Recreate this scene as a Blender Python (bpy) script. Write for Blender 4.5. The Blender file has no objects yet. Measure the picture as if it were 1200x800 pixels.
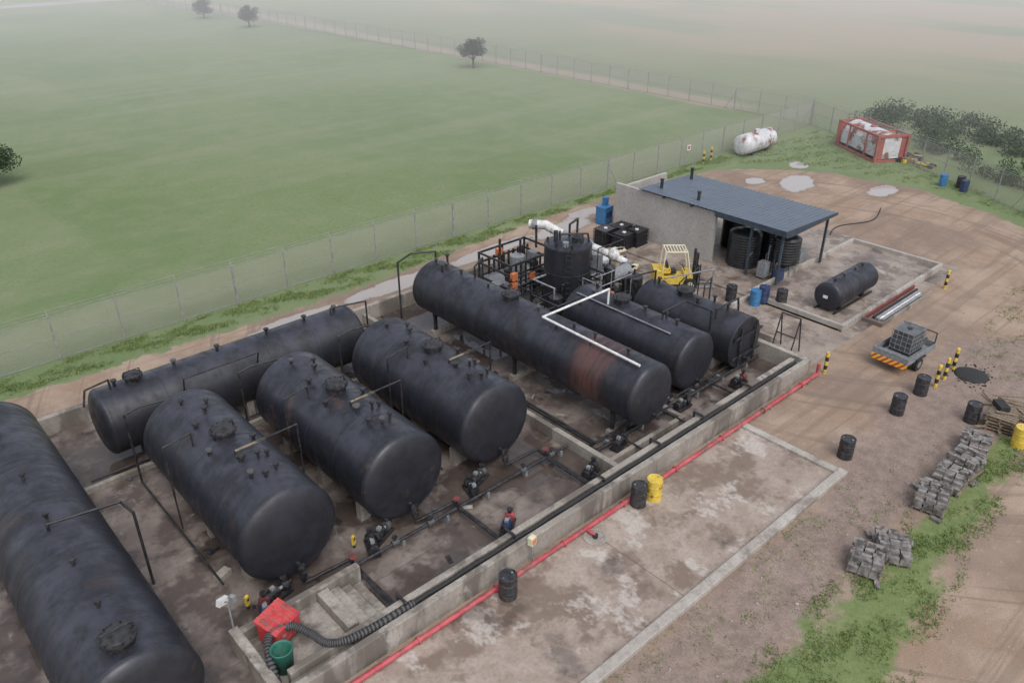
import bpy, bmesh, math, random
import numpy as np
from mathutils import Vector, Matrix
random.seed(7); rng=np.random.default_rng(7)
S=bpy.context.scene
COL=S.collection
# ------------------------------------------------------------------ materials
class NT:
    def __init__(s,name):
        s.m=bpy.data.materials.new(name); s.m.use_nodes=True
        s.t=s.m.node_tree; s.t.nodes.clear()
        s.out=s.n("ShaderNodeOutputMaterial")
        s.geo=s.n("ShaderNodeNewGeometry")
        s.pos=s.geo.outputs["Position"]; s.nor=s.geo.outputs["Normal"]
    def n(s,t,**k):
        x=s.t.nodes.new(t)
        for a,b in k.items(): setattr(x,a,b)
        return x
    def l(s,a,b): s.t.links.new(a,b)
    def put(s,sock,v):
        if isinstance(v,bpy.types.NodeSocket): s.l(v,sock)
        elif isinstance(v,(tuple,list)) and len(v)==3 and sock.type=='RGBA': sock.default_value=(*v,1)
        else: sock.default_value=v
    def scale(s,vec,sc):
        x=s.n("ShaderNodeVectorMath",operation='MULTIPLY'); s.l(vec,x.inputs[0]); x.inputs[1].default_value=sc; return x.outputs[0]
    def noise(s,scale,detail=4,rough=.55,vec=None,dist=0):
        x=s.n("ShaderNodeTexNoise"); x.inputs["Scale"].default_value=scale; x.inputs["Detail"].default_value=min(detail,4.5)
        x.inputs["Roughness"].default_value=rough; x.inputs["Distortion"].default_value=dist
        s.l(vec or s.pos,x.inputs["Vector"]); return x.outputs[0]
    def mr(s,v,a,b,c=0,d=1,smooth=True):
        x=s.n("ShaderNodeMapRange"); x.interpolation_type='SMOOTHSTEP' if smooth else 'LINEAR'
        s.put(x.inputs[0],v)
        for i,q in enumerate((a,b,c,d)): x.inputs[i+1].default_value=q
        return x.outputs[0]
    def mix(s,f,a,b,bt='MIX'):
        x=s.n("ShaderNodeMix",data_type='RGBA',blend_type=bt); s.put(x.inputs[0],f)
        s.put(x.inputs[6],a); s.put(x.inputs[7],b); return x.outputs[2]
    def ma(s,op,a,b=0.0,c=0.0):
        x=s.n("ShaderNodeMath",operation=op); s.put(x.inputs[0],a); s.put(x.inputs[1],b); s.put(x.inputs[2],c); return x.outputs[0]
    def bsdf(s,col,rough=.7,metal=0.,bump=None,bstr=.3,bdist=.02,spec=.5):
        p=s.n("ShaderNodeBsdfPrincipled"); s.put(p.inputs["Base Color"],col); s.put(p.inputs["Roughness"],rough)
        s.put(p.inputs["Metallic"],metal); s.put(p.inputs["Specular IOR Level"],spec)
        if bump is not None:
            b=s.n("ShaderNodeBump"); b.inputs["Strength"].default_value=bstr; b.inputs["Distance"].default_value=bdist
            s.l(bump,b.inputs["Height"]); s.l(b.outputs[0],p.inputs["Normal"])
        s.l(p.outputs[0],s.out.inputs[0]); return p
def weath(name,c1,c2,sc=3,rough=.6,rvar=.15,metal=0,stain=None,ssc=1.2,sth=.58,bstr=0,bd=.01,spec=.5,vec=None):
    s=NT(name)
    f=s.noise(sc,3,.6,s.scale(s.pos,vec) if vec else None)
    col=s.mix(s.mr(f,.35,.68),c1,c2)
    if stain: col=s.mix(s.mr(s.noise(ssc,4,.65),sth-.05,sth+.07),col,stain)
    r=s.mr(f,.3,.7,max(.02,rough-rvar),min(1,rough+rvar))
    s.bsdf(col,r,metal,None,bstr,bd,spec)
    return s.m
M={}
def tankmat(name,axis,rust=None,brown=.0,sheen=0.):
    s=NT(name)
    ya=axis=='y'
    bands=s.noise(1.,4,.65,s.scale(s.pos,(.5,2.6,.35) if ya else (2.6,.5,.35)))
    fine=s.noise(1.9,5,.7)
    col=s.mix(s.mr(fine,.35,.68),(.011,.0115,.015),(.022,.023,.031))
    col=s.mix(s.mr(bands,.45,.72,0,.6),col,(.034,.035,.047))
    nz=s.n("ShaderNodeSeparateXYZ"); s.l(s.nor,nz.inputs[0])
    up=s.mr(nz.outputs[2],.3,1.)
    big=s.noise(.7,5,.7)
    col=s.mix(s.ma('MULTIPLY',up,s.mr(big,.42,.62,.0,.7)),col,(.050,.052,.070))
    rmask=s.mr(s.ma('ADD',s.ma('MULTIPLY',big,.7),s.ma('MULTIPLY',fine,.3)),.37,.43,1,0)
    col=s.mix(s.ma('MULTIPLY',rmask,.3+brown*5),col,(.065,.040,.033))
    if rust:
        sp=s.n("ShaderNodeSeparateXYZ"); s.l(s.pos,sp.inputs[0])
        d=s.ma('ABSOLUTE',s.ma('SUBTRACT',s.ma('ADD',sp.outputs[1],s.ma('MULTIPLY',fine,.9)),rust[0]+.45))
        rm=s.mr(d,rust[1]*.25,rust[1],1,0)
        rm=s.ma('MULTIPLY',rm,s.mr(bands,.38,.58,.25,.95))
        col=s.mix(rm,col,(.095,.046,.038))
    drip=s.noise(1.,4,.7,s.scale(s.pos,(1.2,6.,.7) if ya else (6.,1.2,.7)))
    col=s.mix(s.mr(drip,.60,.70,0,.5),col,(.007,.007,.009))
    chip=s.mr(s.noise(5.5,5,.8),.69,.73,0,.6)
    col=s.mix(chip,col,(.12,.115,.12))
    r=s.mr(s.ma('ADD',s.ma('MULTIPLY',bands,.5),s.ma('MULTIPLY',fine,.5)),.38,.62,.60-sheen,.36-sheen)
    s.bsdf(col,r,0,s.noise(.9,3),.3,.06,.5)
    M[name]=s.m
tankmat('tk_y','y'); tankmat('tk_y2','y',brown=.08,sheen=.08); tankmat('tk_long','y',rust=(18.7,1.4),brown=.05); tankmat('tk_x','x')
M['black']=weath('black_steel',(.012,.012,.014),(.04,.038,.04),6,.5,.15)
M['rubber']=weath('rubber',(.015,.015,.016),(.03,.03,.03),9,.8,.1)
M['hose2']=weath('hose_rib',(.06,.06,.062),(.09,.09,.09),9,.7,.1)
M['drum']=weath('drum_black',(.016,.017,.02),(.045,.045,.05),7,.5,.15,stain=(.09,.05,.03),ssc=6,sth=.62)
M['white']=weath('white_paint',(.55,.55,.54),(.70,.70,.69),5,.5,.1,stain=(.35,.27,.2),ssc=4,sth=.64)
M['duct']=weath('white_duct',(.45,.45,.44),(.66,.65,.63),3,.55,.1,stain=(.25,.2,.16),ssc=2,sth=.6)
M['whtank']=weath('white_tank',(.45,.45,.46),(.58,.58,.59),2,.5,.1,stain=(.2,.10,.07),ssc=.9,sth=.55)
M['red']=weath('red_paint',(.40,.035,.04),(.52,.07,.07),5,.5,.12,stain=(.22,.05,.05),ssc=2.5,sth=.58)
M['redf']=weath('red_frame',(.30,.075,.06),(.37,.12,.10),5,.65,.12,stain=(.2,.10,.08),ssc=2.5,sth=.55)
M['redp']=weath('red_pipe',(.36,.05,.065),(.45,.10,.11),3,.5,.12,stain=(.16,.08,.07),ssc=2.,sth=.57)
M['dred']=weath('dull_red',(.13,.035,.035),(.20,.05,.045),5,.6,.12)
M['yellow']=weath('yellow_paint',(.56,.39,.05),(.66,.48,.08),6,.5,.12,stain=(.2,.14,.04),ssc=4,sth=.6)
M['cream']=weath('cream_paint',(.58,.53,.36),(.66,.62,.46),6,.5,.12)
M['orange']=weath('orange_paint',(.50,.15,.06),(.60,.20,.08),6,.5,.12)
M['blue']=weath('blue_paint',(.035,.13,.28),(.05,.19,.38),6,.5,.12)
M['navy']=weath('navy_paint',(.02,.035,.09),(.04,.06,.13),6,.5,.12)
M['green']=weath('green_paint',(.02,.11,.08),(.03,.16,.11),6,.5,.12)
M['galv']=weath('galvanised',(.24,.25,.26),(.36,.37,.38),6,.45,.1,metal=.4)
M['grey']=weath('grey_paint',(.16,.17,.18),(.24,.25,.26),6,.6,.1)
M['wood']=weath('wood',(.17,.13,.09),(.27,.21,.15),5,.85,.1,stain=(.08,.06,.05),ssc=4,sth=.6,vec=(1,6,1))
M['bark']=weath('bark',(.05,.04,.03),(.09,.075,.055),8,.9,.05)
M['ibc']=weath('ibc_plastic',(.05,.055,.06),(.12,.125,.13),3,.4,.1)
M['plast']=weath('black_plastic',(.012,.013,.015),(.025,.026,.028),3,.38,.1)
M['brickc']=weath('concrete_block',(.14,.13,.125),(.27,.25,.235),4,.9,.05,stain=(.075,.065,.058),ssc=3,sth=.54)
M['peb']=weath('pebbles',(.26,.22,.19),(.38,.34,.31),5,.9,.05)
s=NT('chevron')
sp=s.n("ShaderNodeSeparateXYZ"); s.l(s.pos,sp.inputs[0])
w=s.ma('FRACT',s.ma('MULTIPLY',s.ma('ADD',sp.outputs[1],sp.outputs[2]),3.6))
s.bsdf(s.mix(s.ma('GREATER_THAN',w,.5),(.7,.47,.04),(.5,.05,.04)),.4); M['chev']=s.m
def concrete(name,a,b,st,st2,th=.55,th2=.6,rough=.8,sc=.8,wet=0,joint=None,wlo=.46):
    s=NT(name)
    n1=s.noise(sc,5,.66,dist=.3)
    col=s.mix(s.mr(n1,.35,.66),a,b)
    n2=s.noise(.42,5,.72,s.scale(s.pos,(1,1,.3)),.1)
    col=s.mix(s.mr(n2,th-.05,th+.07,0,.85),col,st)
    s2=s.noise(.6,5,.74,s.scale(s.pos,(1.1,.8,.5)),.1)
    col=s.mix(s.mr(s2,th2-.03,th2+.05,0,.7),col,st2)
    fine=s.noise(9,5,.75)
    col=s.mix(s.mr(fine,.4,.7,0,.4),col,(.13,.105,.09))
    col=s.mix(s.mr(s.noise(3.,5,.75),.60,.67,0,.5),col,st)
    if joint:
        br=s.n("ShaderNodeTexBrick"); br.offset=0.; br.inputs["Scale"].default_value=1.
        br.inputs["Brick Width"].default_value=joint[0]; br.inputs["Row Height"].default_value=joint[1]
        br.inputs["Mortar Size"].default_value=.022; br.inputs["Mortar Smooth"].default_value=.3
        ad=s.n("ShaderNodeVectorMath",operation='ADD'); s.l(s.pos,ad.inputs[0]); ad.inputs[1].default_value=(joint[2],joint[3],0)
        s.l(ad.outputs[0],br.inputs["Vector"])
        col=s.mix(s.ma('MULTIPLY',br.outputs["Fac"],.6),col,(.07,.06,.05))
    if wet:
        wn=s.noise(.30,5,.66,dist=.15)
        col=s.mix(s.mr(wn,wlo,wlo+.11,0,wet),col,(.050,.038,.033))
        wp=s.mr(wn,wlo+.06,wlo+.09)
        r=s.mr(wp,0,1,.55,.04,False)
        s.bsdf(col,r,0,s.ma('MULTIPLY',fine,s.ma('SUBTRACT',1.,wp)),.35,.01)
    else: s.bsdf(col,rough,0,fine,.4,.012)
    M[name]=s.m
concrete('floor',(.165,.135,.118),(.255,.215,.19),(.08,.06,.052),(.34,.31,.28),.50,.62,wet=.75,joint=(4.5,4.5,.5,.9),wlo=.445)
concrete('slab',(.29,.23,.185),(.375,.31,.26),(.17,.12,.09),(.50,.455,.41),.52,.565,joint=(9.3,20,2.2,5),wet=.5,wlo=.53)
concrete('wallc',(.25,.225,.195),(.35,.32,.28),(.11,.095,.08),(.45,.42,.38),.52,.61)
concrete('kerb',(.33,.30,.265),(.41,.38,.34),(.20,.17,.145),(.48,.45,.41),.55,.62)
concrete('bwall',(.36,.34,.315),(.42,.40,.375),(.27,.25,.23),(.46,.44,.42),.6,.66,sc=.5)
concrete('pave',(.26,.21,.175),(.345,.29,.245),(.14,.105,.085),(.44,.40,.355),.52,.60,wet=.5,wlo=.52)
M['roof']=weath('roof_sheet',(.095,.12,.155),(.13,.155,.19),1.2,.42,.08,metal=.25)
M['fascia']=weath('fascia',(.03,.045,.06),(.05,.065,.085),3,.5,.1)
M['pc']=weath('fence_post_grey',(.20,.20,.19),(.30,.30,.29),4,.8,.1)
def leafmat(name,a,b,c):
    s=NT(name); oi=s.noise(2.5,3)
    col=s.mix(s.mr(oi,.35,.65),a,b); col=s.mix(s.mr(s.noise(9,2),.5,.7,0,.6),col,c)
    s.bsdf(col,.7,spec=.2); M[name]=s.m
leafmat('leaf',(.03,.055,.025),(.055,.09,.04),(.09,.12,.055))
leafmat('grassb',(.12,.18,.055),(.17,.23,.075),(.24,.24,.11))
s=NT('chainlink')
sp=s.n("ShaderNodeSeparateXYZ"); s.l(s.pos,sp.inputs[0])
h=s.ma('ADD',sp.outputs[0],sp.outputs[1])
a1=s.ma('ABSOLUTE',s.ma('SUBTRACT',s.ma('FRACT',s.ma('MULTIPLY',s.ma('ADD',h,sp.outputs[2]),12)),.5))
a2=s.ma('ABSOLUTE',s.ma('SUBTRACT',s.ma('FRACT',s.ma('MULTIPLY',s.ma('SUBTRACT',h,sp.outputs[2]),12)),.5))
wire=s.ma('LESS_THAN',s.ma('MINIMUM',a1,a2),.085)
p=s.bsdf((.36,.34,.32),.5)
tr=s.n("ShaderNodeBsdfTransparent"); mx=s.n("ShaderNodeMixShader")
s.l(wire,mx.inputs[0]); s.l(tr.outputs[0],mx.inputs[1]); s.l(p.outputs[0],mx.inputs[2]); s.l(mx.outputs[0],s.out.inputs[0]); M['link']=s.m
# ------------------------------------------------------------------ builder
class B:
    def __init__(s): s.v=[];s.f=[];s.mi=[];s.sm=[];s.mats=[]
    def m(s,k):
        if k not in s.mats: s.mats.append(k)
        return s.mats.index(k)
    def add(s,vs,fs,k,smooth=False):
        o=len(s.v); s.v+= [tuple(x) for x in vs]; i=s.m(k)
        for f in fs: s.f.append(tuple(o+j for j in f)); s.mi.append(i); s.sm.append(smooth)
    def box(s,c,d,k,rz=0,ry=0,rx=0):
        R=Matrix.Rotation(rz,3,'Z')@Matrix.Rotation(ry,3,'Y')@Matrix.Rotation(rx,3,'X'); c=Vector(c)
        vs=[c+R@Vector((x*d[0]/2,y*d[1]/2,z*d[2]/2)) for x in(-1,1) for y in(-1,1) for z in(-1,1)]
        s.add(vs,[(0,1,3,2),(4,6,7,5),(0,4,5,1),(2,3,7,6),(0,2,6,4),(1,5,7,3)],k)
    def bx(s,x0,x1,y0,y1,z0,z1,k): s.box(((x0+x1)/2,(y0+y1)/2,(z0+z1)/2),(x1-x0,y1-y0,z1-z0),k)
    def lathe(s,p,ax,prof,k,seg=24,smooth=True):
        ax=Vector(ax).normalized(); u=ax.orthogonal().normalized(); w=ax.cross(u); p=Vector(p)
        vs=[];fs=[];idx=[]
        for (t,r) in prof:
            if r<1e-5: idx.append([len(vs)]); vs.append(p+ax*t)
            else:
                idx.append(list(range(len(vs),len(vs)+seg)))
                for i in range(seg):
                    a=2*math.pi*i/seg; vs.append(p+ax*t+(u*math.cos(a)+w*math.sin(a))*r)
        for A,C in zip(idx[:-1],idx[1:]):
            for i in range(seg):
                j=(i+1)%seg
                if len(A)==1 and len(C)==1: continue
                if len(A)==1: fs.append((A[0],C[j],C[i]))
                elif len(C)==1: fs.append((A[i],A[j],C[0]))
                else: fs.append((A[i],A[j],C[j],C[i]))
        s.add(vs,fs,k,smooth)
    def cyl(s,a,b,r,k,seg=12,r2=None):
        a=Vector(a);b=Vector(b);L=(b-a).length; r2=r if r2 is None else r2
        ax=(b-a)
        s.lathe(a,ax,[(0,r),(L,r2)],k,seg,True)
        s.lathe(a,ax,[(0,0),(0,r)],k,seg,False); s.lathe(a,ax,[(L,r2),(L,0)],k,seg,False)
    def pipe(s,pts,r,k,seg=8):
        pts=[Vector(p) for p in pts]
        for a,b in zip(pts[:-1],pts[1:]): s.cyl(a,b,r,k,seg)
        for p in pts[1:-1]: s.ball(p,r*1.08,k)
    def ball(s,c,r,k,seg=8,n=4,sz=1):
        s.lathe(c,(0,0,1),[(-r*sz*math.cos(math.pi*i/n),r*math.sin(math.pi*i/n)) for i in range(n+1)],k,seg,True)
    def done(s,name,loc=(0,0,0),rz=0,bev=0):
        me=bpy.data.meshes.new(name); me.from_pydata(s.v,[],s.f)
        for k in s.mats: me.materials.append(M[k])
        me.polygons.foreach_set("material_index",s.mi); me.polygons.foreach_set("use_smooth",s.sm)
        bm=bmesh.new(); bm.from_mesh(me); bmesh.ops.recalc_face_normals(bm,faces=bm.faces); bm.to_mesh(me); bm.free()
        o=bpy.data.objects.new(name,me); COL.objects.link(o); o.location=loc; o.rotation_euler=(0,0,rz)
        if bev:
            b=o.modifiers.new("bevel",'BEVEL'); b.width=bev; b.segments=2; b.limit_method='ANGLE'
        return o
def inst(o,loc,rz=0):
    n=bpy.data.objects.new(o.name.split('.')[0],o.data); COL.objects.link(n); n.location=loc; n.rotation_euler=(0,0,rz)
    return n
# ------------------------------------------------------------------ ground
def sdpoly(X,Y,P):
    P=np.array(P,float); d=np.full(X.shape,1e9); ins=np.zeros(X.shape,bool); n=len(P)
    for i in range(n):
        ax,ay=P[i];bx,by=P[(i+1)%n]; ex,ey=bx-ax,by-ay
        t=np.clip(((X-ax)*ex+(Y-ay)*ey)/(ex*ex+ey*ey),0,1)
        d=np.minimum(d,np.hypot(X-ax-t*ex,Y-ay-t*ey))
        c=((ay>Y)!=(by>Y)); 
        xi=ax+(Y-ay)/(ey if ey!=0 else 1e-9)*ex
        ins^= c&(X<xi)
    return np.where(ins,d,-d)
DIRT=[(-60,25),(-60,37),(3,37.3),(15,36.8),(23,36.9),(30,37.6),(38,38.2),(44,38.2),(50,38.2),(56,37.0),(60,34),(62.5,30),(63.5,23),(60.5,14.6),(55.5,6),(50,-4),(42,-30),(-60,-30)]
STRIP=[(4,2),(8,6.4),(14,7.4),(20,7.2),(26,7.0),(30,7.2),(34,7.0),(36,6.4),(34.5,5.4),(30,4.9),(26,4.6),(22,4.2),(18.5,3.6),(15,1.8),(10,-3)]
def mk(sd,w): return np.clip(.5+sd/(2*w),0,1)
xs=np.concatenate([[-2500,-1200,-500,-200,-90,-50,-30],np.arange(-16,84,.45),[90,110,140,190,260,400,800,1500,3000]])
ys=np.concatenate([[-2500,-900,-300,-100,-50],np.arange(-22,48,.45),[52,60,75,100,140,200,300,500,1000,3000]])
X,Y=np.meshgrid(xs,ys,indexing='ij')
dirt=mk(sdpoly(X,Y,DIRT),1.0)
strip=mk(sdpoly(X,Y,STRIP),1.2)
sparse=np.maximum(mk(sdpoly(X,Y,[(2,4),(2,9.6),(25,9.6),(27,7),(34,7),(35,5),(10,2)]),1.5)*.42, mk(sdpoly(X,Y,[(37,4),(38,10),(46,12),(58,10),(50,0),(40,0)]),2.)*.47)
sparse=np.maximum(sparse, mk(sdpoly(X,Y,[(52,36),(63,36),(66,20),(60,10),(57,12),(60,20),(59,30)]),2.)*.42)
strip=np.maximum(strip*.80,sparse)
gravel=np.maximum(mk(sdpoly(X,Y,[(6,5.5),(10,9.9),(26,9.9),(30,11.0),(40,11.5),(44,9),(40,6.5),(36,6.5),(24,6.8)]),1.6),0)
def blob(cx,cy,rx,ry,a=0):
    ca,sa=math.cos(a),math.sin(a); dx=X-cx;dy=Y-cy
    q=np.hypot((dx*ca+dy*sa)/rx,(-dx*sa+dy*ca)/ry); return np.clip(1.25-q*.75,0,1)
pud=np.zeros_like(X)
for b in [(58,30.5,2.4,1.3,.3),(56,33,1.,.8,0),(61,25,1.8,1.0,0),(24,35.8,4.5,.8,.02),(31,36.0,4,.7,.05),(37,35.8,3,.9,0),(40.5,37.0,2.,.6,0),(62.5,33,1.2,.8,.5),(17,35.6,3,.6,0)]: pud=np.maximum(pud,blob(*b))
nx,ny=X.shape
V=np.stack([X.ravel(),Y.ravel(),np.zeros(X.size)],1)
I=np.arange(nx*ny).reshape(nx,ny)
F=np.stack([I[:-1,:-1].ravel(),I[1:,:-1].ravel(),I[1:,1:].ravel(),I[:-1,1:].ravel()],1)
me=bpy.data.meshes.new("ground"); me.from_pydata(V.tolist(),[],F.tolist())
for nm,arr in (('dirt',dirt),('strip',strip),('gravel',gravel),('pud',pud)):
    at=me.attributes.new(nm,'FLOAT','POINT'); at.data.foreach_set('value',arr.ravel().astype(np.float32))
s=NT('ground')
def attr(n):
    a=s.n("ShaderNodeAttribute"); a.attribute_name=n; return a.outputs["Fac"]
N09=s.noise(.9,5,.7)
edge=s.ma('MULTIPLY',s.ma('SUBTRACT',N09,.5),.95)
def msk(n,lo=.46,hi=.58): return s.mr(s.ma('ADD',attr(n),edge),lo,hi)
sp=s.n("ShaderNodeSeparateXYZ"); s.l(s.pos,sp.inputs[0])
N35=s.noise(3.2,5,.78)
N16=s.noise(16,3,.7)
Nbig=s.noise(.05,4,.6)
g=s.mix(s.mr(Nbig,.35,.65),(.130,.180,.078),(.165,.205,.100))
g=s.mix(s.mr(s.noise(.4,5,.72),.42,.70,0,.6),g,(.195,.220,.125))
g=s.mix(s.mr(N35,.4,.7,0,.55),g,(.095,.135,.055))
tracks=s.noise(1.,3,.6,s.scale(s.pos,(.012,.22,1)),.3)
g=s.mix(s.mr(tracks,.50,.68,0,.28),g,(.23,.24,.15))
tr2=s.noise(1.,3,.6,s.scale(s.pos,(.10,.012,1)),.3)
g=s.mix(s.mr(tr2,.52,.68,0,.25),g,(.215,.23,.14))
fx=s.ma('ADD',sp.outputs[0],s.ma('MULTIPLY',s.noise(.02,3),60))
far=s.mr(fx,120,165)
g=s.mix(s.ma('MULTIPLY',far,s.mr(s.noise(.018,4,.6,s.scale(s.pos,(2,.6,1))),.40,.54)),g,(.32,.235,.16))
g=s.mix(s.ma('MULTIPLY',s.mr(sp.outputs[0],76,84),.5),g,(.185,.195,.12))
wob=s.ma('MULTIPLY',s.noise(.08,2),3.)
fy=s.mr(sp.outputs[1],44,52)
dx=s.ma('ABSOLUTE',s.ma('SUBTRACT',s.ma('ADD',sp.outputs[0],wob),79.))
g=s.mix(s.ma('MULTIPLY',s.ma('MULTIPLY',s.mr(dx,.8,2.6,1,0),fy),.8),g,(.33,.265,.195))
dy=s.ma('ABSOLUTE',s.ma('SUBTRACT',s.ma('ADD',sp.outputs[1],wob),213))
g=s.mix(s.ma('MULTIPLY',s.ma('MULTIPLY',s.mr(dy,2.5,4,1,0),s.mr(sp.outputs[0],66,74,1,0)),.85),g,(.30,.27,.27))
d=s.mix(s.mr(s.noise(.35,5,.66,dist=.5),.36,.64),(.275,.195,.138),(.36,.275,.21))
d=s.mix(s.mr(s.noise(.13,4,.6),.46,.60,0,.75),d,(.205,.15,.118))
d=s.mix(s.mr(N35,.56,.70,0,.6),d,(.40,.335,.285))
d=s.mix(s.mr(N16,.45,.7,0,.4),d,(.14,.105,.085))
ruts=s.noise(1.,4,.6,s.scale(s.pos,(.07,1.6,1)),.3)
d=s.mix(s.mr(ruts,.52,.60,0,.45),d,(.18,.135,.105))
cv=s.n("ShaderNodeVectorMath",operation='DISTANCE'); s.l(s.pos,cv.inputs[0]); cv.inputs[1].default_value=(44,20,0)
cx=s.n("ShaderNodeCombineXYZ"); s.l(s.ma('MULTIPLY',cv.outputs["Value"],1.5),cx.inputs[0])
at=s.n("ShaderNodeMath",operation='ARCTAN2'); s.l(s.ma('SUBTRACT',sp.outputs[1],20.),at.inputs[0]); s.l(s.ma('SUBTRACT',sp.outputs[0],44.),at.inputs[1]); s.l(at.outputs[0],cx.inputs[1])
rg2=s.noise(1.,4,.65,cx.outputs[0])
d=s.mix(s.ma('MULTIPLY',s.mr(rg2,.54,.62,0,.6),s.mr(cv.outputs["Value"],8,12)),d,(.18,.135,.108))
gr=s.mix(s.mr(s.noise(1.6,5,.75),.35,.65),(.185,.14,.12),(.275,.21,.18))
vo=s.n("ShaderNodeTexVoronoi"); vo.inputs["Scale"].default_value=16; s.l(s.pos,vo.inputs["Vector"])
gr=s.mix(s.mr(vo.outputs["Color"],.6,.95,0,.35),gr,(.34,.29,.26))
gr=s.mix(s.mr(N16,.5,.66,0,.6),gr,(.12,.09,.075))
d=s.mix(s.ma('MULTIPLY',msk('gravel',.4,.75),.85),d,gr)
col=s.mix(msk('dirt'),g,d)
gs=s.mix(s.mr(N35,.35,.7),(.105,.165,.05),(.165,.22,.075))
gs=s.mix(s.mr(N16,.5,.7,0,.5),gs,(.07,.10,.035))
col=s.mix(s.ma('MULTIPLY',msk('strip',.50,.70),.85),col,gs)
pm=s.mr(s.ma('ADD',attr('pud'),s.ma('MULTIPLY',edge,.8)),.5,.6)
damp=s.mr(s.ma('ADD',attr('pud'),edge),.2,.6,0,.5)
col=s.mix(damp,col,(.17,.13,.10))
col=s.mix(pm,col,(.34,.31,.29))  # puddles: pale sheen of the sky put into the colour
rg=s.mr(pm,0,1,.95,.05,False)
s.bsdf(col,rg,0,s.ma('MULTIPLY',s.ma('ADD',N09,s.ma('MULTIPLY',N16,.25)),s.ma('SUBTRACT',1.,pm)),.6,.06,.3)
me.materials.append(s.m)
go=bpy.data.objects.new("ground",me); COL.objects.link(go)
# ------------------------------------------------------------------ concrete works
b=B(); b.bx(-30,31.6,15.0,33.2,-.3,.006,'floor'); b.done("bund_floor")
b=B(); b.bx(-12,25.75,9.95,14.35,-.2,.06,'slab'); b.done("concrete_apron")
b=B(); b.bx(-12,26.1,9.6,9.95,-.2,.18,'kerb'); b.bx(25.76,26.1,9.953,14.3,-.2,.13,'kerb'); b.done("apron_kerb",bev=.03)
b=B(); b.bx(5.2,31.5,14.5,14.75,-.1,.85,'wallc'); b.bx(5.2,31.5,14.753,15.02,-.1,.62,'wallc'); b.bx(5.5,31.2,15.023,15.25,-.1,.88,'wallc')
b.bx(31.503,31.78,14.5,26,-.1,.86,'wallc')
b.bx(4.9,5.197,14.5,17.6,-.1,.88,'wallc')
b.bx(5.2,9.2,17.35,17.6,-.1,.75,'wallc'); b.bx(5.2,7.6,15.253,17.347,-.1,.35,'wallc')
for i in range(4): b.bx(7.603+i*.38,7.98+i*.38,15.5,17.3,0,.7-.17*i,'wallc')
b.done("front_bund_wall",bev=.025)
b=B(); b.bx(-30,31.7,33.0,33.28,-.1,.8,'wallc'); b.done("back_bund_wall",bev=.025)
b=B(); b.bx(19.35,19.6,15.26,32.99,0,.5,'wallc'); b.bx(19.61,24.4,16.0,16.2,0,.3,'wallc'); b.bx(24.2,24.4,16.21,22,0,.3,'wallc'); b.done("inner_bund_wall",bev=.02)
b=B(); b.bx(-6,19.3,27.9,28.1,0,.25,'wallc'); b.done("floor_kerb",bev=.02)
b=B(); b.bx(31.79,50,14.9,24,-.2,.012,'pave'); b.bx(31.71,39.3,24.003,33.2,-.2,.012,'pave'); b.done("yard_pavement")
b=B(); b.bx(36.9,48.9,15.6,31.5,-.1,.14,'pave'); b.done("building_slab",bev=.03)
b=B()
for (x0,x1,y0,y1) in [(36.9,49,15.55,15.75),(48.8,49,15.753,21.3),(36.9,37.1,15.753,21.0),(37.103,48.797,21.1,21.3)]: b.bx(x0,x1,y0,y1,0,.38,'kerb')
b.bx(33.3,36.89,20.9,21.1,0,.3,'kerb'); b.bx(33.3,33.5,17.4,20.89,0,.3,'kerb')
b.done("spill_kerb",bev=.02)
# ------------------------------------------------------------------ tanks
def vessel(b,p,axis,L,R,dish,mat,seg=64,seams=None,kn=.8):
    p=Vector(p); ax=Vector(axis); N=10
    head=[]
    for i in range(N+1):
        a=math.pi/2*i/N; head.append((dish*math.cos(a),R*math.sin(a)**kn if i else 0))
    head[-1]=(0,R)
    b.lathe(p,ax,[(-t,r) for t,r in head],mat,seg)
    b.lathe(p,ax,[(0,R),(L,R)],mat,seg)
    b.lathe(p,ax,[(L+t,r) for t,r in head[::-1]],mat,seg)
    for q in (seams or []):
        b.lathe(p,ax,[(q-.03,R-.002),(q-.022,R+.010),(q+.022,R+.010),(q+.03,R-.002)],mat,seg,False)
def nozzle(b,x,y,z,h=.25,r=.06,cap=True):
    b.cyl((x,y,z-.15),(x,y,z+h),r,'black',8)
    if cap: b.cyl((x,y,z+h-.03),(x,y,z+h+.03),r*1.9,random.choice(['black','black','black','hose2']),10)
def manhole(b,x,y,z,r=.36):
    b.cyl((x,y,z-.2),(x,y,z+.22),r,'black',20); b.cyl((x,y,z+.2),(x,y,z+.27),r*1.25,'black',20)
    b.lathe((x,y,z+.27),(0,0,1),[(0,r),(.05,r*.7),(.08,0)],'black',20)
    for i in range(12):
        a=i*math.pi/6; b.cyl((x+math.cos(a)*r*1.12,y+math.sin(a)*r*1.12,z+.26),(x+math.cos(a)*r*1.12,y+math.sin(a)*r*1.12,z+.31),.02,'black',6)
    b.pipe([(x-r,y,z+.27),(x-r,y,z+.45),(x+r,y,z+.45),(x+r,y,z+.27)],.02,'black',6)
def saddle_y(b,x,y,R,zc,k='wallc'):
    b.bx(x-R*.75,x+R*.75,y-.15,y+.15,0,zc-R*.72,k)
    b.bx(x-R*.62,x+R*.62,y-.12,y+.12,zc-R*.72,zc-R*.5,'black')
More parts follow.
